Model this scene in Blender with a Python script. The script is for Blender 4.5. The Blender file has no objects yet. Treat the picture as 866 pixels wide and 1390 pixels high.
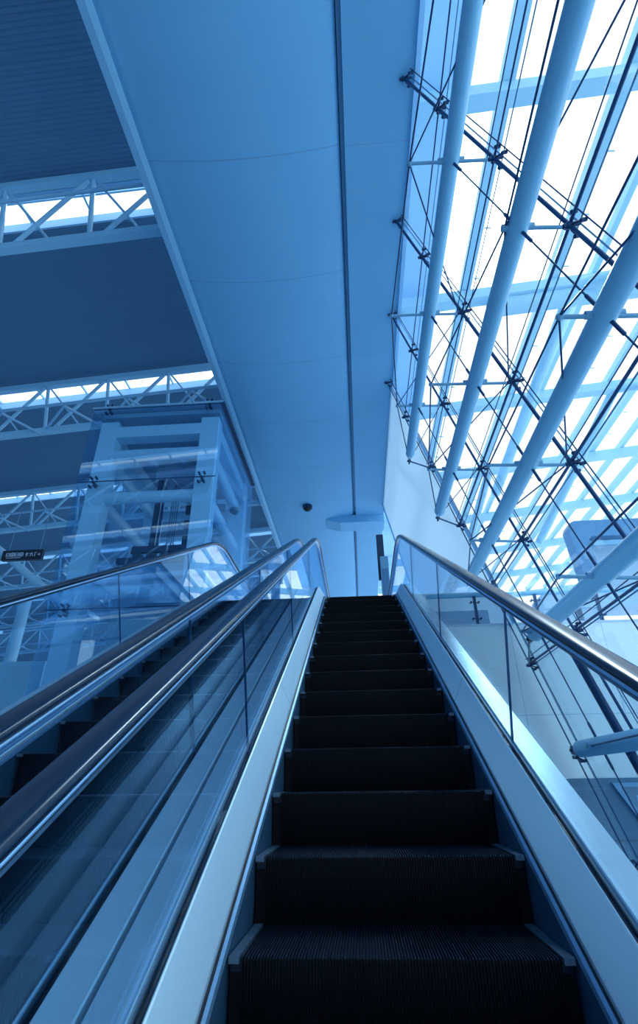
import bpy, math, random
from mathutils import Vector, Matrix
random.seed(4)
SC = bpy.context.scene
COL = SC.collection
V = Vector
# ------------------------------------------------------------------ materials
def mat(name, color, rough=.5, metal=0., spec=.5, noise=0., nscale=6., stretch=None, bump=0.):
    m = bpy.data.materials.new(name); m.use_nodes = True
    nt = m.node_tree; b = nt.nodes['Principled BSDF']
    b.inputs['Base Color'].default_value = (*color, 1)
    b.inputs['Roughness'].default_value = rough
    b.inputs['Metallic'].default_value = metal
    b.inputs['Specular IOR Level'].default_value = spec
    if noise or bump:
        tc = nt.nodes.new('ShaderNodeTexCoord'); mp = nt.nodes.new('ShaderNodeMapping')
        if stretch: mp.inputs['Scale'].default_value = stretch
        nz = nt.nodes.new('ShaderNodeTexNoise'); nz.inputs['Scale'].default_value = nscale
        nz.inputs['Detail'].default_value = 5
        nt.links.new(tc.outputs['Object'], mp.inputs['Vector']); nt.links.new(mp.outputs['Vector'], nz.inputs['Vector'])
        if noise:
            mx = nt.nodes.new('ShaderNodeMix'); mx.data_type = 'RGBA'
            mx.inputs[6].default_value = (*[c*(1-noise) for c in color], 1)
            mx.inputs[7].default_value = (*[min(1, c*(1+noise)) for c in color], 1)
            nt.links.new(nz.outputs['Fac'], mx.inputs[0]); nt.links.new(mx.outputs[2], b.inputs['Base Color'])
        if bump:
            bp = nt.nodes.new('ShaderNodeBump'); bp.inputs['Strength'].default_value = bump
            bp.inputs['Distance'].default_value = .01
            nt.links.new(nz.outputs['Fac'], bp.inputs['Height']); nt.links.new(bp.outputs['Normal'], b.inputs['Normal'])
    return m

def glass(name, tint=(.90, .96, 1.), lo=.05, hi=.75, power=4., rough=.01, refl=(.75, .88, 1.)):
    m = bpy.data.materials.new(name); m.use_nodes = True
    nt = m.node_tree; nt.nodes.clear()
    out = nt.nodes.new('ShaderNodeOutputMaterial'); mx = nt.nodes.new('ShaderNodeMixShader')
    tr = nt.nodes.new('ShaderNodeBsdfTransparent'); tr.inputs[0].default_value = (*tint, 1)
    gl = nt.nodes.new('ShaderNodeBsdfGlossy'); gl.inputs['Roughness'].default_value = rough
    gl.inputs[0].default_value = (*refl, 1)
    lw = nt.nodes.new('ShaderNodeLayerWeight'); lw.inputs['Blend'].default_value = .5
    pw = nt.nodes.new('ShaderNodeMath'); pw.operation = 'POWER'; pw.inputs[1].default_value = power
    ml = nt.nodes.new('ShaderNodeMath'); ml.operation = 'MULTIPLY_ADD'
    ml.inputs[1].default_value = hi-lo; ml.inputs[2].default_value = lo
    nt.links.new(lw.outputs['Facing'], pw.inputs[0]); nt.links.new(pw.outputs[0], ml.inputs[0])
    nt.links.new(ml.outputs[0], mx.inputs[0]); nt.links.new(tr.outputs[0], mx.inputs[1])
    nt.links.new(gl.outputs[0], mx.inputs[2]); nt.links.new(mx.outputs[0], out.inputs['Surface'])
    return m

def panelled(name, color, dark, axis, pitch, width=.012, rough=.5, metal=0., offset=0., axis2=None, pitch2=1.):
    """paint with thin panel joints every `pitch` metres along an object axis"""
    m = mat(name, color, rough, metal); nt = m.node_tree; b = nt.nodes['Principled BSDF']
    tc = nt.nodes.new('ShaderNodeTexCoord'); sp = nt.nodes.new('ShaderNodeSeparateXYZ')
    nt.links.new(tc.outputs['Object'], sp.inputs[0])
    def line(ax, p):
        a = nt.nodes.new('ShaderNodeMath'); a.operation = 'ADD'; a.inputs[1].default_value = 500*p+offset
        d = nt.nodes.new('ShaderNodeMath'); d.operation = 'MODULO'; d.inputs[1].default_value = p
        l = nt.nodes.new('ShaderNodeMath'); l.operation = 'LESS_THAN'; l.inputs[1].default_value = width
        nt.links.new(sp.outputs[ax], a.inputs[0]); nt.links.new(a.outputs[0], d.inputs[0]); nt.links.new(d.outputs[0], l.inputs[0])
        return l
    l = line(axis, pitch); o = l.outputs[0]
    if axis2:
        l2 = line(axis2, pitch2); mm = nt.nodes.new('ShaderNodeMath'); mm.operation = 'MAXIMUM'
        nt.links.new(l.outputs[0], mm.inputs[0]); nt.links.new(l2.outputs[0], mm.inputs[1]); o = mm.outputs[0]
    nz = nt.nodes.new('ShaderNodeTexNoise'); nz.inputs['Scale'].default_value = .6
    nt.links.new(tc.outputs['Object'], nz.inputs['Vector'])
    base = nt.nodes.new('ShaderNodeMix'); base.data_type = 'RGBA'
    base.inputs[6].default_value = (*[c*.95 for c in color], 1); base.inputs[7].default_value = (*[min(1, c*1.05) for c in color], 1)
    nt.links.new(nz.outputs['Fac'], base.inputs[0])
    mx = nt.nodes.new('ShaderNodeMix'); mx.data_type = 'RGBA'; mx.inputs[7].default_value = (*dark, 1)
    nt.links.new(o, mx.inputs[0]); nt.links.new(base.outputs[2], mx.inputs[6]); nt.links.new(mx.outputs[2], b.inputs['Base Color'])
    return m

M = {}
M['beam'] = panelled('beam paint', (.22, .55, .84), (0.196, 0.410, 0.669), 'Y', 2.35, .02, .55, axis2=None)
M['strip'] = panelled('beam edge paint', (.22, .55, .84), (0.214, 0.440, 0.725), 'Y', 4.7, .015, .5)
M['lip'] = mat('beam lip paint', (.36, .70, .955), .35)
M['roof'] = mat('corrugated roof blue', (.115, .27, .42), .5, noise=.06, nscale=.4)
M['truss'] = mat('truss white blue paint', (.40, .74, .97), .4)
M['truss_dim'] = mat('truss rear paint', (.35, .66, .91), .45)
M['curb'] = mat('skylight curb paint', (.4, .7, 1.), .5)
M['wallw'] = mat('white wall paint', (.62, .78, .93), .45, noise=.03, nscale=.7)
def translucent(name, color, fac):
    m = bpy.data.materials.new(name); m.use_nodes = True; nt = m.node_tree; nt.nodes.clear()
    o = nt.nodes.new('ShaderNodeOutputMaterial'); mx = nt.nodes.new('ShaderNodeMixShader'); mx.inputs[0].default_value = fac
    a = nt.nodes.new('ShaderNodeBsdfDiffuse'); b = nt.nodes.new('ShaderNodeBsdfTranslucent')
    for n in (a, b): n.inputs[0].default_value = (*color, 1)
    nt.links.new(a.outputs[0], mx.inputs[1]); nt.links.new(b.outputs[0], mx.inputs[2]); nt.links.new(mx.outputs[0], o.inputs[0])
    return m
M['wall_glow'] = translucent('translucent glow white wall', (.84, .94, 1.), .6)  # white wall made translucent so the sky behind brightens it
M['lowwall'] = panelled('smooth white wall panels', (.80, .93, 1.), (.50, .60, .80), 'Z', 1.95, .012, .3, offset=.55, axis2='X', pitch2=1.6)
M['darkclad'] = panelled('grey blue cladding panels', (.08, .21, .34), (0.103, 0.132, 0.170), 'Z', 1.02, .014, .4, offset=.33, axis2='X', pitch2=2.4)
M['steel'] = mat('brushed stainless steel', (.36, .62, .88), .30, 1., noise=.10, nscale=3, stretch=(40, 1, 1))
M['steel_side'] = panelled('stainless deck', (.62, .84, 1.), (.28, .40, .55), 'Y', 2.9, .006, .42, .45, offset=1.2)
M['steel_lit'] = mat('polished steel trim', (.16, .33, .52), .4, .5)
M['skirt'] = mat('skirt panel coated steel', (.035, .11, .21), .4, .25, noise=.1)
M['black'] = mat('black rubber seal', (.004, .010, .024), .5)
M['handrail'] = mat('dark blue black handrail rubber', (.005, .020, .052), .27, 0., spec=.42)
M['handrail'].node_tree.nodes['Principled BSDF'].inputs['Specular Tint'].default_value = (.6, .8, 1, 1)
M['step'] = mat('dark step aluminium', (.006, .016, .036), .42, .4, spec=.3)
M['stepface'] = mat('near black step riser', (.0012, .0025, .006), .5, .0, spec=.12)
M['demarc'] = mat('step edge marking', (.05, .10, .16), .5)
M['glass'] = glass('clear balustrade glass', (.86, .95, 1.), .055, .6, 3.2)
M['pane'] = glass('clear facade glass', (.95, .985, 1.), .03, .6, 4.5)
M['roofglass'] = glass('skylight glass', (.97, .99, 1.), .02, .4, 5)
M['shaftglass'] = glass('lift shaft glass', (.90, .96, 1.), .09, .7, 3.5)
M['tube'] = mat('painted steel tube', (.30, .66, .92), .28, spec=.6)
M['cable'] = mat('dark steel rod', (.015, .075, .19), .3, .3)
M['joint'] = mat('grey glass sealant', (.12, .30, .50), .5)
M['bolt'] = mat('dark fitting steel', (.012, .05, .13), .3, .5)
M['ext'] = mat('haze-paled outdoor steel', (.44, .70, .84), .5)  # pale base colour stands in for haze over the outdoor steel
M['ext2'] = mat('haze-paled outdoor steel secondary', (.48, .74, .86), .5)  # same haze put into the colour of the ribs
M['eave'] = mat('pale blue eave panel', (0.516, 0.741, 1.000), .5)
M['post'] = mat('lift frame paint', (.40, .74, .95), .4)
M['dark'] = mat('dark machinery', (.012, .045, .11), .45)
M['mid'] = mat('mid blue paint', (.20, .43, .62), .5)
M['floor'] = mat('polished floor', (.42, .58, .72), .3, noise=.05)
M['soffit'] = mat('landing soffit', (0.231, 0.400, 0.584), .6)
M['bridge'] = mat('blue bridge skin', (.10, .26, .46), .35)
M['bridge_in'] = mat('pale bridge panel', (.40, .56, .72), .25)
M['sign'] = mat('black sign board', (.006, .014, .035), .3)
M['mark'] = mat('white sign lettering', (0.744, 0.852, 0.982), .5)
M['light_win'] = glass('far window glass', (.95, .98, 1.), .05, .5, 4)
M['farwall'] = panelled('far hall wall panels', (.15, .37, .58), (0.176, 0.314, 0.487), 'Z', 3.0, .03, .5)

# ------------------------------------------------------------------ mesh helpers
class MB:
    def __init__(s): s.v = []; s.f = []; s.sm = []
    def add(s, vs, fs, smooth=False):
        o = len(s.v); s.v += [tuple(p) for p in vs]
        s.f += [tuple(i+o for i in f) for f in fs]; s.sm += [smooth]*len(fs); return s
    def box(s, a, b):
        x0, y0, z0 = a; x1, y1, z1 = b
        vs = [(x0,y0,z0),(x1,y0,z0),(x1,y1,z0),(x0,y1,z0),(x0,y0,z1),(x1,y0,z1),(x1,y1,z1),(x0,y1,z1)]
        return s.add(vs, [(0,3,2,1),(4,5,6,7),(0,1,5,4),(1,2,6,5),(2,3,7,6),(3,0,4,7)])
    def bar(s, p, q, w, h=None, up=(0, 0, 1)):
        """rectangular bar between two points"""
        h = h or w; p = V(p); q = V(q); d = (q-p).normalized(); u = V(up)
        if abs(d.dot(u)) > .98: u = V((0, 1, 0))
        r = d.cross(u).normalized()*w/2; t = r.cross(d).normalized()*h/2
        vs = [p-r-t, p+r-t, p+r+t, p-r+t, q-r-t, q+r-t, q+r+t, q-r+t]
        return s.add(vs, [(0,1,2,3),(7,6,5,4),(0,4,5,1),(1,5,6,2),(2,6,7,3),(3,7,4,0)])
    def tube(s, pts, r, n=12, r2=None, caps=True):
        pts = [V(p) for p in pts]; rings = []
        prev = None
        for i, p in enumerate(pts):
            if i == 0: d = pts[1]-pts[0]
            elif i == len(pts)-1: d = pts[-1]-pts[-2]
            else: d = (pts[i+1]-pts[i]).normalized()+(pts[i]-pts[i-1]).normalized()
            d.normalize()
            if prev is None:
                u = V((0, 0, 1)) if abs(d.z) < .9 else V((1, 0, 0)); a = d.cross(u).normalized()
            else: a = (prev-d*prev.dot(d)).normalized()
            prev = a; b = d.cross(a)
            rr = r if r2 is None else r+(r2-r)*i/(len(pts)-1)
            rings.append([p+a*rr*math.cos(t*2*math.pi/n)+b*rr*math.sin(t*2*math.pi/n) for t in range(n)])
        vs = [p for rg in rings for p in rg]; fs = []
        for i in range(len(rings)-1):
            for t in range(n):
                fs.append((i*n+t, i*n+(t+1) % n, (i+1)*n+(t+1) % n, (i+1)*n+t))
        s.add(vs, fs, True)
        if caps:
            s.add(rings[0], [tuple(reversed(range(n)))]); s.add(rings[-1], [tuple(range(n))])
        return s
    def ball(s, c, r, sc=(1, 1, 1), n=10, m=6):
        c = V(c); vs = []; fs = []
        for j in range(m+1):
            th = math.pi*j/m
            for i in range(n):
                ph = 2*math.pi*i/n
                vs.append(c+V((r*sc[0]*math.sin(th)*math.cos(ph), r*sc[1]*math.sin(th)*math.sin(ph), r*sc[2]*math.cos(th))))
        for j in range(m):
            for i in range(n): fs.append((j*n+i, (j+1)*n+i, (j+1)*n+(i+1) % n, j*n+(i+1) % n))
        return s.add(vs, fs, True)
    def poly(s, pts, ext):
        """extrude a planar polygon by a vector"""
        n = len(pts); pts = [V(p) for p in pts]; e = V(ext)
        vs = pts+[p+e for p in pts]
        fs = [tuple(reversed(range(n))), tuple(range(n, 2*n))]+[(i, (i+1) % n, n+(i+1) % n, n+i) for i in range(n)]
        return s.add(vs, fs)
    def loft(s, sections, closed=False, smooth=False, caps=False):
        n = len(sections[0]); vs = [p for c in sections for p in c]; fs = []
        for i in range(len(sections)-1):
            for t in range(n if closed else n-1):
                fs.append((i*n+t, i*n+(t+1) % n, (i+1)*n+(t+1) % n, (i+1)*n+t))
        s.add(vs, fs, smooth)
        if caps:
            s.add(sections[0], [tuple(reversed(range(n)))]); s.add(sections[-1], [tuple(range(n))])
        return s
    def mesh(s, name, m, origin=None):
        me = bpy.data.meshes.new(name)
        o = V(origin) if origin else V((0, 0, 0))
        me.from_pydata([tuple(V(p)-o) for p in s.v], [], s.f); me.materials.append(m)
        me.polygons.foreach_set('use_smooth', s.sm); me.update()
        import bmesh
        bm = bmesh.new(); bm.from_mesh(me); bmesh.ops.recalc_face_normals(bm, faces=bm.faces); bm.to_mesh(me); bm.free()
        return me
    def build(s, name, m, parent=None, origin=None):
        o = bpy.data.objects.new(name, s.mesh(name, m, origin)); COL.objects.link(o)
        if origin: o.location = origin
        if parent: o.parent = parent
        return o
def tag(o, label=None, cat=None, group=None, kind=None):
    if label: o['label'] = label
    if cat: o['category'] = cat
    if group: o['group'] = group
    if kind: o['kind'] = kind
    return o
def thing(name, loc, label, cat, group=None):
    o = bpy.data.objects.new(name, None); COL.objects.link(o); o.location = loc; o.empty_display_size = .2
    return tag(o, label, cat, group)
def struct(name, mb, m, label=None):
    o = mb.build(name, m); o['kind'] = 'structure'
    if label: o['label'] = label
    o['category'] = name.split('_')[0]
    return o
def ordinal(i): return ['first', 'second', 'third', 'fourth', 'fifth', 'sixth', 'seventh', 'eighth', 'ninth', 'tenth', 'eleventh', 'twelfth'][i]

# ------------------------------------------------------------------ camera
CAM = V((-.076, -2.046, .435)); F_PX = 724.
p_, y_, r_ = math.radians(29.91), math.radians(-3.80), math.radians(-.80)
Fw = V((math.sin(y_)*math.cos(p_), math.cos(y_)*math.cos(p_), math.sin(p_)))
rt = V((math.cos(y_), -math.sin(y_), 0)); up = rt.cross(Fw)
Rw = rt*math.cos(r_)+up*math.sin(r_); Uw = up*math.cos(r_)-rt*math.sin(r_)
cd = bpy.data.cameras.new('camera'); cam = bpy.data.objects.new('camera', cd); COL.objects.link(cam)
mw = Matrix((( Rw.x, Uw.x, -Fw.x, CAM.x), (Rw.y, Uw.y, -Fw.y, CAM.y), (Rw.z, Uw.z, -Fw.z, CAM.z), (0, 0, 0, 1)))
cam.matrix_world = mw
cd.sensor_fit = 'AUTO'; cd.sensor_width = 36; cd.lens = F_PX/1390*36; cd.shift_y = -45/1390
cd.clip_end = 500; cd.clip_start = .02
SC.camera = cam

# ------------------------------------------------------------------ escalators
TH = math.atan(.204/.4); ZL = 2.92; RC = 1.6
YB = ZL/math.tan(TH)                       # where the incline line meets the landing level
TL = RC*math.tan(TH/2)
Y_END = 9.0
def path(q):
    """q = distance along the reference line; q=0 at world origin. returns (y,z,ny,nz)"""
    c, s_ = math.cos(TH), math.sin(TH)
    q1 = YB/c-TL; arc = RC*TH
    if q < q1: return (q*c, q*s_, -s_, c)
    if q < q1+arc:
        a = (q-q1)/RC; t = TH-a
        cy, cz = q1*c+RC*s_, q1*s_-RC*c
        return (cy-RC*math.sin(t), cz+RC*math.cos(t), -math.sin(t), math.cos(t))
    d = q-q1-arc; cy = q1*c+RC*s_
    return (cy+d, ZL, 0, 1)
Q1 = YB/math.cos(TH)-TL; QA = Q1+RC*TH
QEND = QA+(Y_END-(Q1*math.cos(TH)+RC*math.sin(TH)))
QS = -5.2
def stations(a, b):
    qs = [a]
    for i in range(13):
        q = Q1+(QA-Q1)*i/12
        if a < q < b: qs.append(q)
    qs.append(b); return qs
def sweep(prof, a, b, cx, closed=False, smooth=False, caps=False):
    secs = []
    for q in stations(a, b):
        y, z, ny, nz = path(q); secs.append([(cx+x, y+n*ny, z+n*nz) for x, n in prof])
    return MB().loft(secs, closed, smooth, caps)

# one step mesh (tread, riser, cleats) shared by every step
def step_meshes():
    prof = []                                # (y, z, kind)  riser bottom -> nosing -> tread back
    for i in range(5):
        t = i/4; prof.append((.030*(1-t)**1.6, -.225+.213*t))
    prof += [(.001, -.004), (.006, 0), (.432, 0)]
    nrm = [(-1, 0)]*5+[(-.9, .3), (-.3, .9), (0, 1)]
    tread = MB(); riser = MB()
    pitch = .0092; n = int(.92/pitch); x0 = -n*pitch/2
    xs = []
    for i in range(n):
        xa = x0+i*pitch
        xs += [(xa, 1), (xa+pitch*.42, 1), (xa+pitch*.5, 0), (xa+pitch*.92, 0)]
    xs.append((x0+n*pitch, 1))
    for mb, rng, dep in ((riser, range(0, 6), .006), (tread, range(5, 8), .008)):
        secs = []
        for j in rng:
            y, z = prof[j]; a, b = nrm[j]
            secs.append([(x, y-(0 if h else a*dep), z-(0 if h else b*dep)) for x, h in xs])
        mb.loft(secs)
    riser.box((-.499, .034, -.24), (.499, .05, -.012))      # solid behind the comb
    tread.box((-.499, .03, -.04), (.499, .432, -.011))
    dem = []
    for s in (-1, 1):
        d = MB(); a, b = sorted((s*.468, s*.499))
        d.poly([(a, -.003, -.016), (b, -.003, -.016), (b, -.003, .001), (a, -.003, .001)], (0, .435, 0))
        dem.append(d.mesh('edge_marking', M['demarc']))
    return tread.mesh('tread', M['step']), riser.mesh('riser', M['stepface']), dem[0], dem[1]
TREAD, RISER, DEM, DEM2 = step_meshes()
def path_z(y):
    lo, hi = -8, 20
    for _ in range(40):
        mid = (lo+hi)/2
        if path(mid)[0] < y: lo = mid
        else: hi = mid
    return path(lo)[1]

def escalator(cx, label, q_off):
    root = thing('escalator', (cx, 0, 0), label, 'escalator', 'pair of escalators')
    C0 = 0.
    def P(mb, name, m, lab=None, parent=root):
        o = mb.build(name, m, parent)
        if lab: o['label'] = lab
        return o
    # steps
    for k in range(-8, 16):
        y = .4*k; z = path_z(y) if k > 12 else .204*k
        st = bpy.data.objects.new('step', RISER); COL.objects.link(st); st.parent = root; st.location = (0, y, z)
        for nm, me in (('tread', TREAD), ('edge_marking', DEM), ('edge_marking', DEM2)):
            c = bpy.data.objects.new(nm, me); COL.objects.link(c); c.parent = st
            if nm == 'edge_marking': c['label'] = 'paler marking strip along the end of the step'
    P(MB().box((-.512, 6.36, ZL-.05), (.512, Y_END+.4, ZL-.002)), 'landing_plate', M['steel'])
    comb = MB()
    for i in range(50):
        x = -.49+i*.02; comb.box((x, 6.28, ZL-.02), (x+.01, 6.36, ZL+.004))
    P(comb, 'comb', M['demarc'])
    for s in (-1, 1):
        f = lambda pr: [(s*x, n) for x, n in pr]
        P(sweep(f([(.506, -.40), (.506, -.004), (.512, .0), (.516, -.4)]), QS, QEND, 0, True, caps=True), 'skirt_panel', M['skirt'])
        P(sweep(f([(.505, -.002), (.509, .012), (.520, .016), (.520, -.002)]), QS, QEND, 0, True, caps=True), 'skirt_trim', M['steel_lit'])
        P(sweep(f([(.517, -.03), (.517, .006), (.534, .010), (.534, -.03)]), QS, QEND, 0, True, caps=True), 'seal_strip', M['black'])
        P(sweep(f([(.532, -.03), (.532, .026), (.534, .030), (.602, .150), (.607, .153), (.611, .150), (.611, .110)]), QS, QEND-.15, 0, False), 'inner_deck', M['steel_side'])
        P(sweep(f([(.6105, .110), (.6105, .142), (.619, .142), (.619, .125), (.637, .125), (.637, .142), (.6455, .142), (.6455, .11)]), QS, QEND-.12, 0, True, caps=True), 'glass_seal', M['black'])
        P(sweep(f([(.645, .10), (.645, .152), (.649, .156), (.700, .158), (.748, .158), (.752, .153), (.752, -.95), (.745, -.95), (.745, .10)]), QS, QEND-.1, 0, True, caps=True), 'outer_deck', M['steel_side'])
        # glass panes
        bounds = [QS+.1, -3.05, -1.02, .985, 3.0, 5.02, Q1+TL+1.1]
        for a, b in zip(bounds[:-1], bounds[1:]):
            a += .004; b -= .004
            P(sweep(f([(.622, .13), (.634, .13), (.634, .822), (.622, .822)]), a, b, 0, True, caps=True), 'glass_pane', M['glass'])
            if a > QS+.2:
                P(sweep(f([(.6225, .13), (.6335, .13), (.6335, .82), (.6225, .82)]), a-.0075, a-.0005, 0, True, caps=True), 'pane_joint', M['cable'])
        # end pane with rounded newel
        a = bounds[-1]+.004; y0, z0 = path(a)[:2]; rr = .346; yc, zc = Y_END-.35, ZL+.13+rr
        pts = [(s*.622, y0, ZL+.13)]
        for i in range(17):
            t = -math.pi/2+math.pi*i/16; pts.append((s*.622, yc+rr*math.cos(t), zc+rr*math.sin(t)))
        pts.append((s*.622, y0, ZL+.822))
        P(MB().poly(pts, (s*.012, 0, 0)), 'glass_pane', M['glass'])
        # handrail: C section swept, then round the newel
        cen = []
        for q in stations(QS, QEND-.35):
            y, z, ny, nz = path(q); cen.append((y, z, ny, nz))
        R2 = .38
        yE, zE = cen[-1][0], cen[-1][1]
        for i in range(1, 15):
            t = math.pi*i/14
            cen.append((yE+(.842+0)*0+ (math.sin(t))*(-0), 0, math.sin(t), math.cos(t)))
        n_c = .845
        def frame(n, pr):
            secs = []
            for y, z, ny, nz in cen[:len(stations(QS, QEND-.35))]:
                secs.append([(s*.628+dx, y+(n+dn)*ny, z+(n+dn)*nz) for dx, dn in pr])
            zc2 = ZL+n-R2
            for i in range(1, 15):
                t = math.pi*i/14
                secs.append([(s*.628+dx, yE+(R2+dn)*math.sin(t), zc2+(R2+dn)*math.cos(t)) for dx, dn in pr])
            return MB().loft(secs, True, True, True)
        ov = []
        for i in range(16):
            t = 2*math.pi*i/16; cx_, sx_ = math.cos(t), math.sin(t)
            ov.append((.0405*abs(cx_)**.8*(1 if cx_ > 0 else -1), .017*abs(sx_)**.7*(1 if sx_ > 0 else -1)))
        P(frame(n_c, ov), 'handrail', M['handrail'])
        P(frame(n_c-.029, [(-.022, -.014), (.022, -.014), (.026, .012), (-.026, .012)]), 'handrail_guide', M['steel'], 'brushed steel guide under the handrail')
    # truss body below
    P(sweep([(-.744, -.35), (.744, -.35), (.744, -.95), (-.744, -.95)], QS, QEND-.5, 0, True, caps=True), 'truss_cladding', M['skirt'])
    return root
escalator(0, 'right escalator with near-black grooved steps rising straight ahead between glass balustrades', 0)
escalator(-1.52, 'left escalator partly hidden behind the nearer handrails, beside the glass lift shaft', 0)
tag(sweep([(-.766, -.1), (-.754, -.1), (-.754, .10), (-.766, .10)], QS, QEND-.6, 0, True, caps=True).build('joint_strip', M['black']),
    'long black strip closing the gap between the two escalators', 'strip')

# ------------------------------------------------------------------ landing and lower walls
YW = 7.8
struct('floor', MB().box((-45, -25, -4.2), (30, 62, -4.0)), M['floor'], 'lower hall floor far below the escalators')
fl = MB().box((-2.42, YW+.01, ZL-.62), (.80, 24, ZL-.01))
struct('floor', fl, M['floor'], 'upper landing floor at the head of the escalators')
lw = MB().box((.80, YW, .485), (14, YW+.3, ZL-.02))
struct('wall_right', lw, M['lowwall'], 'white wall below the upper deck at the right')
struct('floor', MB().box((.80, YW-.02, ZL-.02), (14, 24, ZL+.01)), M['wallw'], 'upper deck slab behind the steel rail')
struct('wall_right', MB().box((.80, YW-.03, -4.0), (14, YW+.3, .48)), M['darkclad'], 'dark cladding panels at lower right')
# window opening at the lower right
wn = thing('window_1', (4.6, YW-.05, -.6), 'steel framed window low in the dark cladding at the right edge', 'window'); wn['kind'] = 'structure'
fr = MB()
pts = [(-.88, 0, 1.02), (1.6, 0, 1.02), (1.6, 0, -.6), (.05, 0, -.6)]
ins = [(-.77, 0, .96), (1.5, 0, .96), (1.5, 0, -.52), (.10, 0, -.52)]
for i in range(4):
    j = (i+1) % 4; fr.poly([pts[i], pts[j], ins[j], ins[i]], (0, -.06, 0))
fr.build('window_frame', M['steel_lit'], wn)
pp = MB().poly([(p[0], .0, p[2]) for p in ins], (0, -.012, 0)); pp.build('window_pane', M['glass'], wn)
bl = MB()
for i, (zz, h) in enumerate(((.80, .10), (.58, .03), (.46, .05), (.30, .02), (.12, .06), (-.1, .03), (-.3, .05))):
    xa = -.60+.66*(.9-zz)
    bl.box((xa, .005, zz-h/2), (1.45, .02, zz+h/2))
bl.build('blind', M['curb'], wn)
# small duct/shelf under the tube at right
# steel rail with posts and glass on the deck edge
rl = thing('guard_rail', (1.2, YW+.05, ZL), 'steel guard rail with glass infill along the upper deck edge', 'railing')
ZR = 3.475-ZL
MB().tube([(.05, 0, ZR), (5.6, 0, ZR+.02)], .042, 14).build('top_rail', M['tube'], rl)
for x in (.92, 2.02, 3.12, 4.22, 5.32):
    m = MB()
    for dx in (-.014, .014): m.bar((x+dx, 0, .0), (x+dx, -.02, ZR-.02), .016, .07)
    m.box((x-.06, -.06, 0), (x+.06, .06, .015))
    m.build('post', M['cable'], rl)
    c = MB()
    for zz in (.12, .42):
        for dx in (-.07, .07): c.tube([(x+dx, -.05, zz), (x+dx, .03, zz)], .018, 8); 
        c.bar((x-.07, 0, zz), (x+.07, 0, zz), .012)
    c.build('glass_clamp', M['bolt'], rl)
for xa in (.10, 1.0, 2.1, 3.2, 4.3):
    MB().box((xa, .012, .06), (xa+(.78 if xa < .5 else 1.0), .022, ZR-.05)).build('glass_pane', M['pane'], rl)
tag(MB().box((1.4, YW+.5, ZL+.01), (2.45, YW+.62, ZL+.40)).build('low_parapet', M['wallw']), 'low pale parapet on the upper deck behind the steel guard rail', 'parapet')

# ------------------------------------------------------------------ big box beam
HB = 8.68+CAM.z
bm_ = thing('box_beam', (-1.0, 12, HB), 'huge smooth painted box beam running overhead from above the viewer to the far end', 'beam')
def extr(prof, y0, y1, smooth=False, closed=True):
    return MB().loft([[(x+1.0, y-12, z-HB) for x, z in prof] for y in (y0, y1)], closed, smooth, caps=closed)
main = [(-3.16, HB+.015)]
for i in range(19):                          # gently bellied underside
    t = i/18; x = -2.95+t*2.86
    main.append((x, HB-.16*math.sin(math.pi*t)**.8+.012))
main += [(-.03, HB+.03), (.01, HB+.10), (.03, HB+.30), (.03, HB+2.4), (-3.16, HB+2.4)]
mm = extr(main, -14, 34); mm.sm = [True]*len(mm.sm)
b1 = mm.build('underside', M['beam'], bm_)
extr([(-3.30, HB+.10), (-3.27, HB+.03), (-3.15, HB-.005), (-3.06, HB+.0), (-3.06, HB+.10)], -14, 34).build('edge_lip', M['lip'], bm_)
extr([(.09, HB-.02), (1.10, HB-.02), (1.14, HB+.02), (1.14, HB+2.4), (.09, HB+2.4)], -14, 34).build('side_strip', M['strip'], bm_)
extr([(1.10, HB-.06), (1.17, HB-.06), (1.17, HB+.12), (1.10, HB+.12)], -14, 15.6).build('glazing_trim', M['curb'], bm_)
extr([(.025, HB+.10), (.095, HB+.10), (.095, HB+.3), (.025, HB+.3)], -14, 34).build('shadow_gap', M['mid'], bm_)
bk = MB().poly([(-1.0+1, 15.8-12, .0), (1.12+1, 15.8-12, 0), (1.12+1, 15.8-12, -.30), (-.5+1, 15.8-12, -.30), (-1.0+1, 15.8-12, -.16)], (0, .8, 0))
bk.build('cross_bracket', M['beam'], bm_)
# end wall behind the beam far away / dome camera
dc = thing('dome_camera', (-1.6, 14.6, HB-.24), 'small black dome security camera under the wide beam', 'camera')
MB().tube([(0, 0, .12), (0, 0, -.02)], .17, 16).build('housing', M['dark'], dc)
MB().ball((0, 0, -.03), .13, (1, 1, .8)).build('dome', M['black'], dc)

# ------------------------------------------------------------------ roof, trusses and skylight slots
HR = 12+CAM.z; AL = .075
TY = [CAM.y+.2+6.27*i for i in (-3, -2, -1, 0, 1, 2, 3, 4, 5, 6)]
XL, XR = -34, -2.4
def zr(x): return HR+AL*x
def roof_bay(y0, y1):
    secs = []; pitch = .10; n = int((y1-y0)/pitch); pr = []
    for i in range(n):
        y = y0+i*pitch
        pr += [(y, 0), (y+pitch*.45, 0), (y+pitch*.6, .012), (y+pitch*.85, .012)]
    pr.append((y1, 0))
    return MB().loft([[(x, y, zr(x)+.25+h) for y, h in pr] for x in (XL, XR)])
SL0, SL1 = .34, 1.2
for i in range(len(TY)-1):
    struct('ceiling', roof_bay(TY[i]+SL1, TY[i+1]+SL0), M['roof'], 'corrugated dark blue roof bay, number %s counted away from the viewer' % ordinal(i))
struct('ceiling', roof_bay(TY[-1]+SL1, TY[-1]+16), M['roof'], 'corrugated roof at the far end of the hall')
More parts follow.
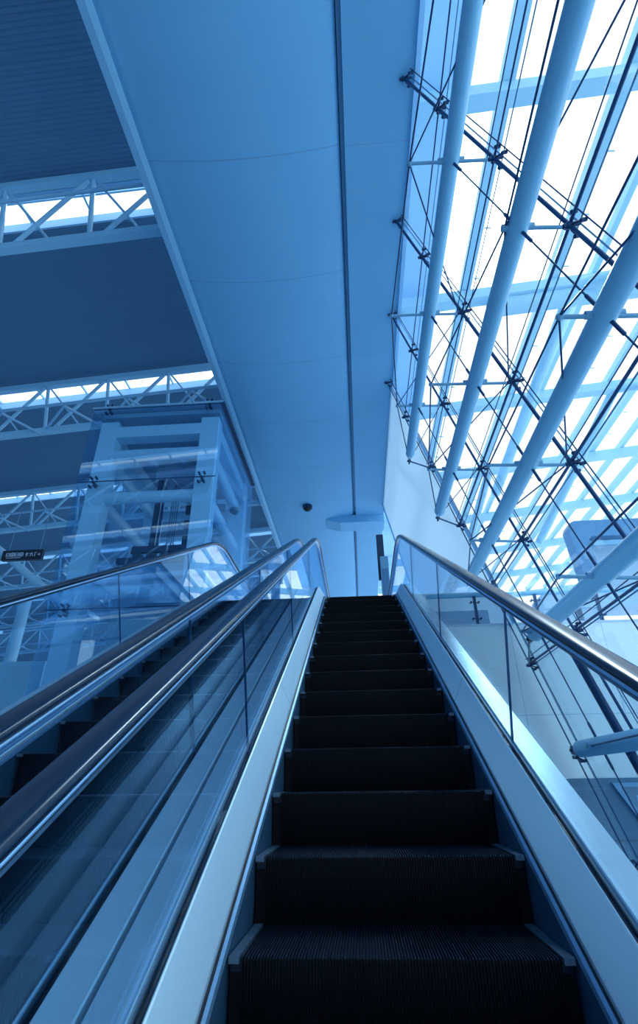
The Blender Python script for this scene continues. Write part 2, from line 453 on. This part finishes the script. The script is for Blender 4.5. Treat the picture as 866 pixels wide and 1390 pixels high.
near = {0: 'well behind the viewer', 1: 'behind the viewer', 2: 'just behind the viewer', 3: 'straight overhead', 4: 'nearest in view, upper left', 5: 'second in view, behind the lift shaft top',
        6: 'third in view, at middle left', 7: 'fourth in view, beyond the landing', 8: 'fifth in view, far down the hall', 9: 'farthest down the hall'}
for i, ty in enumerate(TY):
    D = 1.5; DL = .42
    x0, x1 = (-26, -2.7)
    org = (-10, ty, zr(-10))
    tr = thing('roof_truss', org, 'painted tubular roof truss, %s' % near[i], 'truss', 'roof trusses')
    loc = lambda x, y, z: (x+10, y, z-zr(-10))
    tube_n = 8
    MB().bar(loc(x0, 0, zr(x0)), loc(x1, 0, zr(x1)), .18, .18).build('top_chord', M['truss'], tr)
    MB().bar(loc(x0, DL, zr(x0)-D), loc(x1, DL, zr(x1)-D), .18, .18).build('bottom_chord', M['truss'], tr)
    rear = -.39; DR = 1.18
    if True:
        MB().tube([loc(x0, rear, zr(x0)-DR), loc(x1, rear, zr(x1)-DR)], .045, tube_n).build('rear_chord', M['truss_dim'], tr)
    step_ = 1.95; xs = []
    x = -3.75+(.35 if i == 4 else 0)
    while x > x0 and len(xs) < 12: xs.append(x); x -= step_
    for a, x in enumerate(xs):
        MB().tube([loc(x, 0, zr(x)-.05), loc(x, DL, zr(x)-D+.05)], .055, tube_n, caps=False).build('vertical', M['truss'], tr)
        xb = x-step_+.12
        MB().tube([loc(x-.1, 0, zr(x)-.08), loc(xb+.15, DL, zr(xb)-D+.08)], .055, tube_n, caps=False).build('diagonal', M['truss'], tr)
        if i >= 3:
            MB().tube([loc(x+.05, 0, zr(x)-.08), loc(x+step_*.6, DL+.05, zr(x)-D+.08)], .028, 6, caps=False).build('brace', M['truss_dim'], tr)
            if i != 4:
                w = MB().tube([loc(x, DL, zr(x)-D), loc(x+step_*.5, rear, zr(x)-DR)], .04, 6, caps=False)
                w.tube([loc(x+step_*.5, rear, zr(x)-DR), loc(x+step_, DL, zr(x)-D)], .04, 6, caps=False)
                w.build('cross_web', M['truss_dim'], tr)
    # skylight slot
    sk = thing('roof_skylight', (-10, ty+1.2, zr(-10)+.25), 'long glazed roof slot above the truss, %s' % near[i], 'skylight', 'roof skylights')
    l2 = lambda x, y, z: (x+10, y-1.2, z-zr(-10)-.25)
    for nm, y in (('near_curb', SL0), ('far_curb', SL1)):
        m = MB(); secs = []
        for x in (XL, XR):
            z = zr(x)+.25
            secs.append([l2(x, y-.05, z), l2(x, y+.05, z), l2(x, y+.05, z+.28), l2(x, y-.05, z+.28)])
        m.loft(secs, True, caps=True).build(nm, M['curb'], sk)
    x = -3.0
    while x > -24:
        MB().bar(l2(x, SL0, zr(x)+.55), l2(x, SL1, zr(x)+.55), .05, .08).build('glazing_bar', M['truss'], sk); x -= 1.5
    MB().bar(l2(XL, SL0+.12, zr(XL)+.55), l2(XR, SL0+.35, zr(XR)+.55), .05, .06).build('long_bar', M['truss'], sk)
    secs = [[l2(xx, SL0, zr(xx)+.62), l2(xx, SL1, zr(xx)+.62), l2(xx, SL1, zr(xx)+.60), l2(xx, SL0, zr(xx)+.60)] for xx in (XL, XR)]
    MB().loft(secs, True, caps=True).build('glass_pane', M['roofglass'], sk)

# hall walls far away
struct('wall_left', MB().box((-34.4, -25, -4), (-34, 62, 10.6)), M['farwall'])
fw = MB()
YF = 58
zs = [-4, 4.4, 6.0, 7.2, 8.4, 13.5]
for a, b in ((-4, 4.0), (5.6, 6.1), (7.6, 8.2), (9.6, 13.5)): fw.box((-34, YF, a), (12, YF+.4, b))
for i in range(24): x = -34+i*2.0; fw.box((x, YF, 4.0), (x+.35, YF+.4, 9.6))
struct('wall_back', fw, M['farwall'], 'far end wall with bands of bright windows')
struct('wall_rear_unseen', MB().box((-34, -24.4, -4), (1.2, -24, 12)), M['farwall'])  # unseen wall, added to keep open sky behind from over-lighting the hall
# mezzanine volume and column shapes seen dimly behind the shaft
tag(MB().box((-20, 30, -4), (-6.5, 31, 3.2)).build('gallery_wall', M['mid']), 'long solid gallery wall far behind the lift shaft', 'wall')
for i, (x, y) in enumerate(((-9.5, 14.95), (-13.5, 22), (-18.5, 26))):
    o = MB().tube([(0, 0, -4), (0, 0, zr(x)-1.3)], .32, 16).build('hall_column', M['post']); o.location = (x, y, 0)
    tag(o, 'round hall column rising to the roof, %s from the lift shaft' % ('nearest' if i == 0 else 'second' if i == 1 else 'third'), 'column', 'hall columns')
tag(MB().tube([(-16, 14.5, 10.3), (-9.5, 14.5, 5.6)], .13, 12).build('raking_brace', M['truss']), 'pale raking tube brace dropping from the roof behind the direction sign', 'brace')
# kiosk wall panel at far left
tag(MB().box((-15, 13.5, -4), (-9.2, 14.1, 3.7)).build('service_wall', M['post']), 'pale free-standing service wall at the lower left behind the escalator glass', 'wall')

# ------------------------------------------------------------------ black direction sign, hung
YS_ = 12.0
sg = thing('direction_sign', (-8.35, CAM.y+YS_, CAM.z+5.1), 'black hanging direction sign with white characters and pictograms at the far left', 'sign')
MB().box((-.52, -.05, -.13), (.52, .05, .13)).build('sign_board', M['sign'], sg)
mk = MB()
def stroke(a, b, w=.012): mk.bar((a[0], -.056, a[1]), (b[0], -.056, b[1]), w, .01, up=(0, 1, 0))
cx = -.36
for ch in range(4):                          # four square characters
    x = cx+ch*.115; h = .045
    stroke((x-h, .05), (x+h, .05)); stroke((x-h, -.03), (x+h, -.03)); stroke((x-h, .05), (x-h, -.03)); stroke((x+h, .05), (x+h, -.03))
    if ch % 2: stroke((x, .07), (x, -.05)); 
    stroke((x-h*.6, .01), (x+h*.6, .01))
for k in range(9): stroke((-.39+k*.043, -.075), (-.365+k*.043, -.075), .02)
stroke((.10, .0), (.17, .04)); stroke((.10, .02), (.18, -.03)); stroke((.12, .05), (.12, -.05))
stroke((.23, .05), (.23, -.05)); stroke((.20, .02), (.27, .02)); stroke((.26, .05), (.29, -.05))
stroke((.34, .03), (.34, -.05)); stroke((.32, .05), (.37, .05))
stroke((.40, 0), (.47, 0)); stroke((.44, .035), (.47, 0)); stroke((.44, -.035), (.47, 0))
o = mk.build('lettering', M['mark'], sg)
h_ = MB()
for x in (-.4, .4): h_.tube([(x, 0, .13), (x, 0, 1.2)], .008, 6)
h_.build('hanger', M['mid'], sg)

# ------------------------------------------------------------------ glass lift shaft
YS = 9.5; XA, XB = -.612*YS+CAM.x, -.296*YS+CAM.x     # glass box extents
Y0 = CAM.y+YS; Y1 = Y0+3.85; ZT = .80*YS+CAM.z
els = thing('elevator_shaft', ((XA+XB)/2, (Y0+Y1)/2, -4), 'tall glass lift shaft with painted steel frame left of the landing', 'elevator')
ox, oy, oz = (XA+XB)/2, (Y0+Y1)/2, -4
def L(x, y, z): return (x-ox, y-oy, z-oz)
def el(mb, name, m, parent=None, lab=None):
    o = mb.build(name, m, parent or els)
    if lab: o['label'] = lab
    return o
fx0, fx1 = XA+.16, XB-.10; fy0, fy1 = Y0+.18, Y1-.18
pw = .40
for x, y in ((fx0, fy0), (fx1-pw, fy0), (fx0, fy1-pw), (fx1-pw, fy1-pw)):
    m = MB().box(L(x, y, -4), L(x+pw, y+.34, ZT-.25)); el(m, 'corner_post', M['post'])
for z in (ZT-.50,):
    el(MB().box(L(fx0+pw, fy0, z-.19), L(fx1-pw, fy0+.3, z+.10)), 'head_beam', M['post'])
    el(MB().box(L(fx0+pw, fy1-.3, z-.19), L(fx1-pw, fy1, z+.10)), 'head_beam', M['post'])
    for x in (fx0, fx1-.3): el(MB().box(L(x, fy0+.34, z-.19), L(x+.3, fy1-.34, z+.10)), 'head_beam', M['post'])
for z in (.684*YS, .57*YS, .35*YS, .13*YS, -1.2, -2.9):
    z = z+CAM.z
    if z < -3.6: continue
    el(MB().tube([L(fx0+pw-.05, fy0+.15, z), L(fx1-pw+.05, fy0+.15, z)], .135, 14), 'cross_tube', M['post'])
    el(MB().tube([L(fx0+pw-.05, fy1-.2, z), L(fx1-pw+.05, fy1-.2, z)], .135, 14), 'cross_tube', M['post'])
    for x in (fx0+.2, fx1-.2): el(MB().tube([L(x, fy0+.3, z), L(x, fy1-.3, z)], .135, 14), 'cross_tube', M['post'])
# glass skin: front, right, left, back panes in storeys
zz = [-4, -1.6, .75, 3.35, .597*YS+CAM.z, ZT]
for a, b in zip(zz[:-1], zz[1:]):
    a += .012; b -= .012
    el(MB().box(L(XA, Y0, a), L(XB, Y0+.014, b)), 'glass_pane', M['shaftglass'])
    el(MB().box(L(XB-.014, Y0+.02, a), L(XB, Y1-.02, b)), 'glass_pane', M['glass'])
    el(MB().box(L(XA, Y0+.02, a), L(XA+.014, Y1-.02, b)), 'glass_pane', M['glass'])
    if b < ZT: el(MB().bar(L(XA, Y0+.007, b+.012), L(XB, Y0+.007, b+.012), .02, .02), 'glass_joint', M['cable'])
    for x in (fx0+pw/2, fx1-pw/2):           # four-way clamps
        m = MB()
        for dx, dz in ((-.08, .08), (.08, .08), (-.08, -.08), (.08, -.08)):
            m.bar(L(x, Y0+.08, b), L(x+dx*.7, Y0+.05, b+dz*1.3), .014)
            m.tube([L(x+dx*.7, Y0-.03, b+dz*1.3), L(x+dx*.7, Y0+.06, b+dz*1.3)], .024, 8)
        m.tube([L(x, Y0-.02, b), L(x, Y0+.2, b)], .03, 8)
        el(m, 'glass_clamp', M['bolt'])
el(MB().box(L(XA-.03, Y0-.03, ZT), L(XB+.03, Y1+.03, ZT+.05)), 'roof_edge', M['mid'])
el(MB().box(L(XB-.03, Y0-.02, ZT-.03), L(XB+.05, Y1+.02, ZT+.03)), 'roof_trim', M['dark'])
el(MB().box(L(fx0, fy0, ZT-.14), L(fx1, fy1, ZT-.02)), 'roof_panel', M['mid'])
# hoist machinery, guide rails and car
for x in (fx0+1.05, fx1-.75):
    m = MB().box(L(x, fy0+1.2, -4), L(x+.09, fy0+1.32, ZT-.9)); m.box(L(x+.16, fy0+1.2, -4), L(x+.19, fy0+1.3, ZT-.9))
    el(m, 'guide_rail', M['dark'])
for i, zc_ in enumerate((7.15, 6.72, 6.29, 5.86)):
    el(MB().box(L(fx0+1.35, fy1-1.0, zc_-.12), L(fx1-.35, fy1-.9, zc_+.12)), 'louvre', M['dark'])
for i in range(3):
    x = fx0+.9+i*.7; el(MB().bar(L(x, fy0+.8, ZT-.75), L(x+.5, fy1-.8, ZT-1.0), .12, .2), 'hoist_beam', M['mid'])
el(MB().box(L(fx0+1.0, fy0+1.1, ZT-1.15), L(fx1-.7, fy1-1.1, ZT-.85)), 'machine_plate', M['soffit'])
car = el(MB().box(L(fx0+.75, fy0+.6, 1.6), L(fx1-.5, fy1-.6, 4.5)), 'car', M['mid'])
m = MB().box(L(fx0+.7, fy0+.5, 4.5), L(fx1-.45, fy1-.5, 4.62))
for i in range(5): m.box(L(fx0+.9+i*.3, fy0+.8, 4.62), L(fx0+1.05+i*.3, fy1-.9, 4.85))
m.bar(L(fx0+.8, fy0+.9, 4.95), L(fx1-.5, fy0+.9, 4.95), .1, .14)
el(m, 'car_roof', M['dark'])
w = MB()
for i in range(4): w.tube([L(fx0+1.35+i*.05, fy0+1.5, 4.7), L(fx0+1.35+i*.05, fy0+1.5, ZT-1.0)], .008, 6)
el(w, 'hoist_cable', M['cable'])
# dark blind behind the shaft corner
tag(MB().box((-3.78, CAM.y+15.2, 7.44), (-3.44, CAM.y+15.3, 9.5)).build('hanging_banner', M['roof']), 'narrow dark blue hanging panel between the lift shaft and the beam', 'panel')

# ------------------------------------------------------------------ sloping glass facade
T = 3.3
zc = [2.63, 2.27, 1.81, 1.36, .95, .526, .11, -.31, -.73, -1.15]      # fitting heights (units of T)
Yr = [-1.18, -.516, .150, .818, 1.487, 2.145, 2.815]
NX, NZ = .967, .254
dvec = V((-.251, .129, .959)).normalized()
def fp(ci, ri, t=1.0, dz=0.):
    z = zc[ci]+dz if not isinstance(ci, float) else ci
    x = (t-NZ*z)/NX; y = Yr[ri]+.127*z
    return V((x, y, z))*T+CAM
def fpz(z, ri, t=1.0): return V(((t-NZ*z)/NX, Yr[ri]+.127*z, z))*T+CAM
NRM = V((NX, 0, NZ)).normalized()
fo = V((3.3, 6, -4))
fac = thing('glass_facade', fo, 'sloping point-fixed glass facade along the right side', 'facade')
for ri in range(len(Yr)-1):
    for ci in range(len(zc)-1):
        g = .012
        a, b, c, d = fp(ci, ri), fp(ci, ri+1), fp(ci+1, ri+1), fp(ci+1, ri)
        cen = (a+b+c+d)/4
        q = [p+(cen-p).normalized()*g-fo for p in (a, b, c, d)]
        MB().poly(q, tuple(NRM*.014)).build('glass_pane', M['pane'], fac)
for ri in range(1, len(Yr)):
    a, b = fpz(2.63, ri)-fo, fpz(-1.15, ri)-fo
    r = (.020, .020, .022, .024, .020, .012)[ri-1]
    m = MB().tube([a-NRM*.10, b-NRM*.10], r, 8); o = m.build('raking_rod', M['cable'], fac)
    off = V((0, -.11, 0))
    MB().tube([a-NRM*.02+off, b-NRM*.02+off], .008, 6).build('thin_rod', M['cable'], fac)
    MB().bar(a, b, .010, .014).build('pane_joint', M['joint'], fac)
for ci in range(len(zc)):
    a, b = fp(ci, 0)-fo, fp(ci, 6)-fo
    MB().bar(a, b, .010, .014).build('pane_joint', M['joint'], fac)
    if ci >= 1:
        r = .010 if ci < 3 else .018
        MB().tube([a-NRM*.09+V((0, 0, .02)), b-NRM*.09+V((0, 0, .02))], r, 8).build('long_rod', M['cable'], fac)
    if 2 <= ci <= 6:
        MB().tube([a-NRM*.16+V((0, 0, .1)), b-NRM*.16+V((0, 0, .1))], .007, 6).build('thin_rod', M['cable'], fac)
# spider fittings
def spider_mesh():
    m = MB()
    ex = dvec; ey = V((0, 1, 0)); ez = -NRM
    m.tube([ez*.0, ez*.20], .030, 10); m.ball(ez*.14, .045)
    for a, b in ((1, 1), (1, -1), (-1, 1), (-1, -1)):
        tip = ex*a*.10+ey*b*.10+ez*.045
        m.tube([ez*.13, ez*.10+ex*a*.05+ey*b*.05, tip], .013, 8)
        m.tube([tip-ez*.03, tip+ez*.025], .026, 10)
        m.ball(tip+ez*.03, .027, (1, 1, 1), 8, 5)
    return m.mesh('spider_fitting', M['bolt'])
SP = spider_mesh()
rowname = ['behind the viewer', 'overhead', 'nearest in view', 'second in view', 'third in view', 'farthest, by the white end wall']
for ri in range(1, 7):
    for ci in range(0, 9):
        o = bpy.data.objects.new('spider_fitting', SP); COL.objects.link(o); o.location = fp(ci, ri); o.scale = (.82, .82, .82)
        o.parent = None
        tag(o, 'dark four-armed glass fitting, %s from top, raking row %s' % (ordinal(ci), rowname[ri-1]), 'glass fitting', 'facade spider fittings')
# tube masts (cable trusses) running along the facade
TI = .835
yE_ = CAM.y+2.97*T
inner = {1: {2: .21, 3: .2, 4: .215, 5: .27}, 2: {2: .30, 3: .25, 4: .22, 5: .28}, 3: {2: .46, 3: .47, 4: .335, 5: .395}, 4: {2: .55, 3: .51, 4: .48, 5: .53}, 5: {2: .66, 3: .62, 4: .60, 5: .66},
         6: {2: .80, 3: .76, 4: .74, 5: .80}, 7: {2: .88, 3: .85, 4: .84, 5: .88}}
for ci in range(2, 8):
    z = zc[ci]; x = (TI-NZ*z)/NX
    p0 = V((x, 0, z))*T+CAM
    yE_ = CAM.y+{2: 2.95, 3: 2.87, 4: 2.84, 5: 2.34, 6: 2.43, 7: 2.35}[ci]*T
    tm = thing('tube_brace', (p0.x, 3, p0.z), 'long painted steel tube with struts and cables along the glass, %s from top' % ordinal(ci-2), 'steel tube', 'facade tube braces')
    lo = V((p0.x, 3, p0.z)); rad = .098 if ci > 2 else .092
    pts = [(0, CAM.y-3.4*T-3, 0), (0, yE_-.25-3, 0), ]
    MB().tube(pts, rad, 20).build('tube', M['tube'], tm)
    MB().tube([(0, yE_-.25-3, 0), (0, yE_-.04-3, 0)], rad, 20, r2=.03).build('tapered_end', M['tube'], tm)
    pl = MB().box((-.015, yE_-.12-3, -.05), (.015, yE_+.10-3, .05))
    pl.tube([(-.04, yE_+.05-3, 0), (.04, yE_+.05-3, 0)], .02, 8); pl.build('pin_plate', M['bolt'], tm)
    # end struts to the facade
    e = MB(); endp = V((0, yE_+.05-3, 0)); nd = fp(ci, 6)-lo
    e.tube([endp, nd-NRM*.12], .016, 8); e.tube([endp, fp(ci, 5)-lo-NRM*.15], .008, 6)
    e.build('end_strut', M['cable'], tm)
    inn = []
    for ri in range(1, 6):
        xi = inner[ci].get(ri, inner[ci][3])
        n_ = fp(ci, ri); y = n_.y
        a = V((xi*T+CAM.x, y, p0.z+.0)) 
        if ri == 1: a.x = p0.x-.05
        st = MB().tube([n_-lo-NRM*.18, a-lo], .019, 10)
        st.tube([V((p0.x, y, p0.z))-lo+V((rad+.05, 0, 0)), V((p0.x, y, p0.z))-lo+V((-rad-.05, 0, 0))], .034, 10)
        st.ball(a-lo, .03); st.build('strut', M['mid'], tm)
        inn.append((a, n_))
    cb = MB()
    for (a, n_), (b, m_) in zip(inn[:-1], inn[1:]):
        cb.tube([a-lo, b-lo], .010, 6)
    cb.tube([inn[-1][0]-lo, endp], .010, 6)
    cb.build('bow_cable', M['cable'], tm)
    dg = MB()
    for k in range(len(inn)-1):
        if k % 2 == 0: dg.tube([inn[k][0]-lo, inn[k+1][1]-lo-NRM*.15], .009, 6)
        else: dg.tube([inn[k][1]-lo-NRM*.15, inn[k+1][0]-lo], .009, 6)
    dg.build('diagonal_cable', M['cable'], tm)
for ri in range(1, 6):                        # cables linking the tubes in raking rows
    m = MB(); P0 = None
    for ci in range(2, 9):
        z = zc[ci]; p = V(((TI-NZ*z)/NX*T+CAM.x, fp(ci, ri).y, z*T+CAM.z))
        if P0 is not None:
            m.tube([P0, p], .0085, 6)
            d = (p-P0).normalized()
            m.tube([P0+d*.09, P0+d*.26], .017, 8); m.tube([p-d*.26, p-d*.09], .017, 8)
        P0 = p
    tag(m.build('tie_cable', M['cable']), 'thin raking tie cable between the steel tubes, %s' % rowname[ri-1], 'cable', 'raking tie cables')
a, b = fpz(.47, 5)-NRM*.26, fpz(-.9, 5)-NRM*.26
rp = thing('raking_post', tuple(b), 'thick near-black raking steel post low at the right, behind the handrail', 'post')
MB().tube([V((0, 0, 0)), a-b], .055, 14).build('shaft', M['bolt'], rp)
pf = MB().box((-.12, -.14, -.02), (.12, .14, .02)); pf.bar((0, 0, 0), (.3, 0, -.05), .06); pf.build('foot_bracket', M['bolt'], rp)
hd = MB().ball(a-b, .07); hd.tube([a-b, a-b+NRM*.2], .02, 8); hd.build('head_pin', M['bolt'], rp)
# white end wall in the same sloping plane, translucent only to look brighter
def wp(y, z, t=1.0): return V(((t-NZ*z)/NX, y, z))*T+CAM
A, B_, C_, D_ = wp(3.19, 2.63), wp(5.16, 2.63), wp(5.30, 1.60), wp(5.45, .74)
E_ = wp(2.92, .74)
struct('wall_end', MB().poly([A, B_, C_, D_, E_], tuple(NRM*.03)), M['wall_glow'], 'sloping white end wall beyond the glass facade')
MB().bar(A, E_, .06, .06).build('trim_1', M['curb'])['kind'] = 'structure'
bpy.data.objects['trim_1']['category'] = 'trim'
struct('trim_2', MB().bar(B_-NRM*.01, D_-NRM*.01, .05, .05), M['curb'])

# ------------------------------------------------------------------ outdoor glazed roof
HX = 12+CAM.z; AX = .10
def zx(x): return HX+AX*(x-4)-.1
ex = thing('outdoor_canopy', (8, 8, HX), 'steel and glass canopy, its colour paled for haze, outside beyond the sloping facade', 'canopy')
lo = V((8, 8, HX))
def lx(x, y, z): return V((x, y, z))-lo
yb = [CAM.y+v*12 for v in (-.36, .05, .46, .88, 1.30, 1.71, 2.12, 2.54, 2.95, 3.4)]
for y in yb:
    m = MB(); zt = .0
    m.bar(lx(1.5, y, zx(1.5)-.25), lx(26, y, zx(26)-.25), .34, .34)
    m.build('cross_beam', M['ext'], ex)
xs = [3.35, 4.45, 5.75, 6.9, 8.1, 9.3, 10.5, 11.8, 13.1, 14.4, 15.7, 17.2, 18.7, 20.2]
for i, x in enumerate(xs):
    w = .26 if i % 2 == 0 else .16
    MB().bar(lx(x, yb[0], zx(x)+.05), lx(x, yb[-1], zx(x)+.05), w, .24).build('long_rib', M['ext2'], ex)
    if i % 2 == 0 and i < 10:
        c = MB()
        for j in range(24): c.tube([lx(x+w/2, CAM.y+1+j*1.5, zx(x)-.1), lx(x+w/2+.16, CAM.y+1+j*1.5, zx(x)-.12)], .02, 6)
        o = c.build('rib_brackets', M['ext'], ex)
for a, b in zip(yb[:-1], yb[1:]):
    MB().poly([lx(2.6, a, zx(2.6)+.25), lx(22, a, zx(22)+.25), lx(22, b, zx(22)+.25), lx(2.6, b, zx(2.6)+.25)], (0, 0, .02)).build('glass_pane', M['roofglass'], ex)
MB().poly([lx(1.2, -10, zx(1.2)+.2), lx(2.5, -10, zx(2.5)+.2), lx(2.5, 34, zx(2.5)+.2), lx(1.2, 34, zx(1.2)+.2)], (0, 0, .1)).build('eave_panel', M['eave'], ex)
# tree-like raking struts under the canopy
for (x, y), (x2, y2, z2) in (((6.3, yb[3]), (5.2, 15.5, 9.6)), ((6.3, yb[3]), (9.5, 6.0, 10.6)), ((9.5, yb[4]), (8.0, 20.0, 9.5)), ((9.5, yb[4]), (12.5, 11, 11)), ((6.0, yb[5]), (5.0, 24, 9))):
    MB().tube([lx(x, y, zx(x)-.3), lx(x2, y2, z2)], .17, 14).build('raking_strut', M['ext'], ex)
MB().tube([lx(4, yb[3]+.2, zx(4)-.5), lx(20, yb[3]+.2, zx(20)-.5)], .28, 16).build('main_tube', M['ext'], ex)
# boarding bridge like volume outside at right
br = thing('outdoor_bridge', (9, 16, 6.5), 'rounded blue framed bridge end outside the glass at right', 'bridge')
yb_ = CAM.y+17
def bp(x, z): return V((x*17+CAM.x-9, yb_-16, z*17+CAM.z-6.5))
outer = [bp(.437, .30), bp(.428, .437), bp(.432, .447), bp(.442, .452), bp(1.1, .455), bp(1.1, .30)]
innr = [bp(.467, .30), bp(.462, .412), bp(.466, .416), bp(.470, .418), bp(1.08, .420), bp(1.08, .30)]
m = MB()
for i in range(5):
    j = i+1; m.poly([outer[i], outer[j], innr[j], innr[i]], (0, .6, 0))
m.build('frame', M['bridge'], br)
MB().poly(innr, (0, .05, 0)).build('panel', M['bridge_in'], br).location = (0, .4, 0)
MB().bar(bp(.465, .402)+V((0, -.02, 0)), bp(1.08, .404)+V((0, -.02, 0)), .1, .16).build('lintel', M['mid'], br)
ob = thing('outdoor_building', (10, 15.0, -3.9), 'low pale building outside behind the upper deck with bright openings', 'building')
for nm, a, b in (('lower_wall', (5.6, 14.4, -3.9), (22, 15.4, 4.42)), ('fascia', (5.6, 14.3, 4.98), (22, 15.4, 5.42)), ('pier', (6.72, 14.4, 4.42), (7.3, 15.4, 4.98)), ('pier', (5.6, 14.4, 4.42), (6.5, 15.4, 4.98)), ('pier', (11.5, 14.4, 4.42), (12.4, 15.4, 4.98))):
    MB().box((a[0]-10, a[1]-15, a[2]+3.9), (b[0]-10, b[1]-15, b[2]+3.9)).build(nm, M['bridge_in'], ob)
# far outdoor ground
tag(MB().box((14.05, -25, -4.19), (60, 90, -3.9)).build('apron', M['wallw']), 'pale open ground outside the hall', 'ground')

# ------------------------------------------------------------------ sign stand at the head of the right escalator
ss = thing('sign_stand', (.62, 9.55, ZL), 'slim grey sign stand with two stacked boxes at the head of the right escalator', 'sign')
MB().tube([(0, 0, 0), (.0, 0, 1.9)], .04, 10).build('pole', M['mid'], ss)
MB().box((-.09, -.05, 1.05), (.09, .05, 2.05)).build('sign_box', M['mid'], ss)
MB().box((-.065, -.062, 1.12), (.065, -.05, 1.75)).build('sign_face', M['bridge'], ss)
MB().box((-.14, .08, 1.55), (.02, .18, 2.65)).build('rear_box', M['dark'], ss)
MB().tube([(-.06, .13, 0), (-.06, .13, 1.6)], .03, 8).build('rear_pole', M['mid'], ss)
MB().box((-.2, -.1, 0), (.14, .22, .03)).build('base', M['dark'], ss)

# ------------------------------------------------------------------ light
W = bpy.data.worlds.new('sky'); SC.world = W; W.use_nodes = True; nt = W.node_tree; nt.nodes.clear()
out = nt.nodes.new('ShaderNodeOutputWorld'); bg = nt.nodes.new('ShaderNodeBackground')
tc = nt.nodes.new('ShaderNodeTexCoord'); dot = nt.nodes.new('ShaderNodeVectorMath'); dot.operation = 'DOT_PRODUCT'
SUN = V((.219, .572, .791)).normalized(); dot.inputs[1].default_value = SUN
nrm = nt.nodes.new('ShaderNodeVectorMath'); nrm.operation = 'NORMALIZE'
nt.links.new(tc.outputs['Generated'], nrm.inputs[0]); nt.links.new(nrm.outputs[0], dot.inputs[0])
cr = nt.nodes.new('ShaderNodeValToRGB'); mr = nt.nodes.new('ShaderNodeMapRange')
mr.inputs[1].default_value = -1; mr.inputs[2].default_value = 1
nt.links.new(dot.outputs['Value'], mr.inputs[0]); nt.links.new(mr.outputs[0], cr.inputs[0])
els_ = cr.color_ramp.elements
els_[0].position = 0; els_[0].color = (.58, .82, .96, 1)
els_[1].position = .45; els_[1].color = (.68, .88, 1.0, 1)
for p, c in ((.66, (.74, .88, 1.0)), (.80, (.80, .92, 1.0)), (.93, (.88, .96, 1.04)), (.985, (1.0, 1.02, 1.05)), (.9955, (1.3, 1.3, 1.3)), (.999, (3., 3., 3.))):
    e = els_.new(p); e.color = (*c, 1)
nt.links.new(cr.outputs[0], bg.inputs[0]); bg.inputs[1].default_value = 1.15
nt.links.new(bg.outputs[0], out.inputs[0])
sl = bpy.data.lights.new('sun', 'SUN'); sl.energy = 1.2; sl.angle = math.radians(3); sl.color = (.75, .9, 1.)
so = bpy.data.objects.new('sun', sl); COL.objects.link(so); so.rotation_euler = SUN.to_track_quat('Z', 'Y').to_euler()

SC.view_settings.view_transform = 'Standard'; SC.view_settings.look = 'None'
SC.view_settings.gamma = 1; SC.view_settings.use_curve_mapping = False; SC.view_settings.exposure = .66
SC.cycles.transparent_max_bounces = 32; SC.cycles.max_bounces = 8; SC.cycles.diffuse_bounces = 4
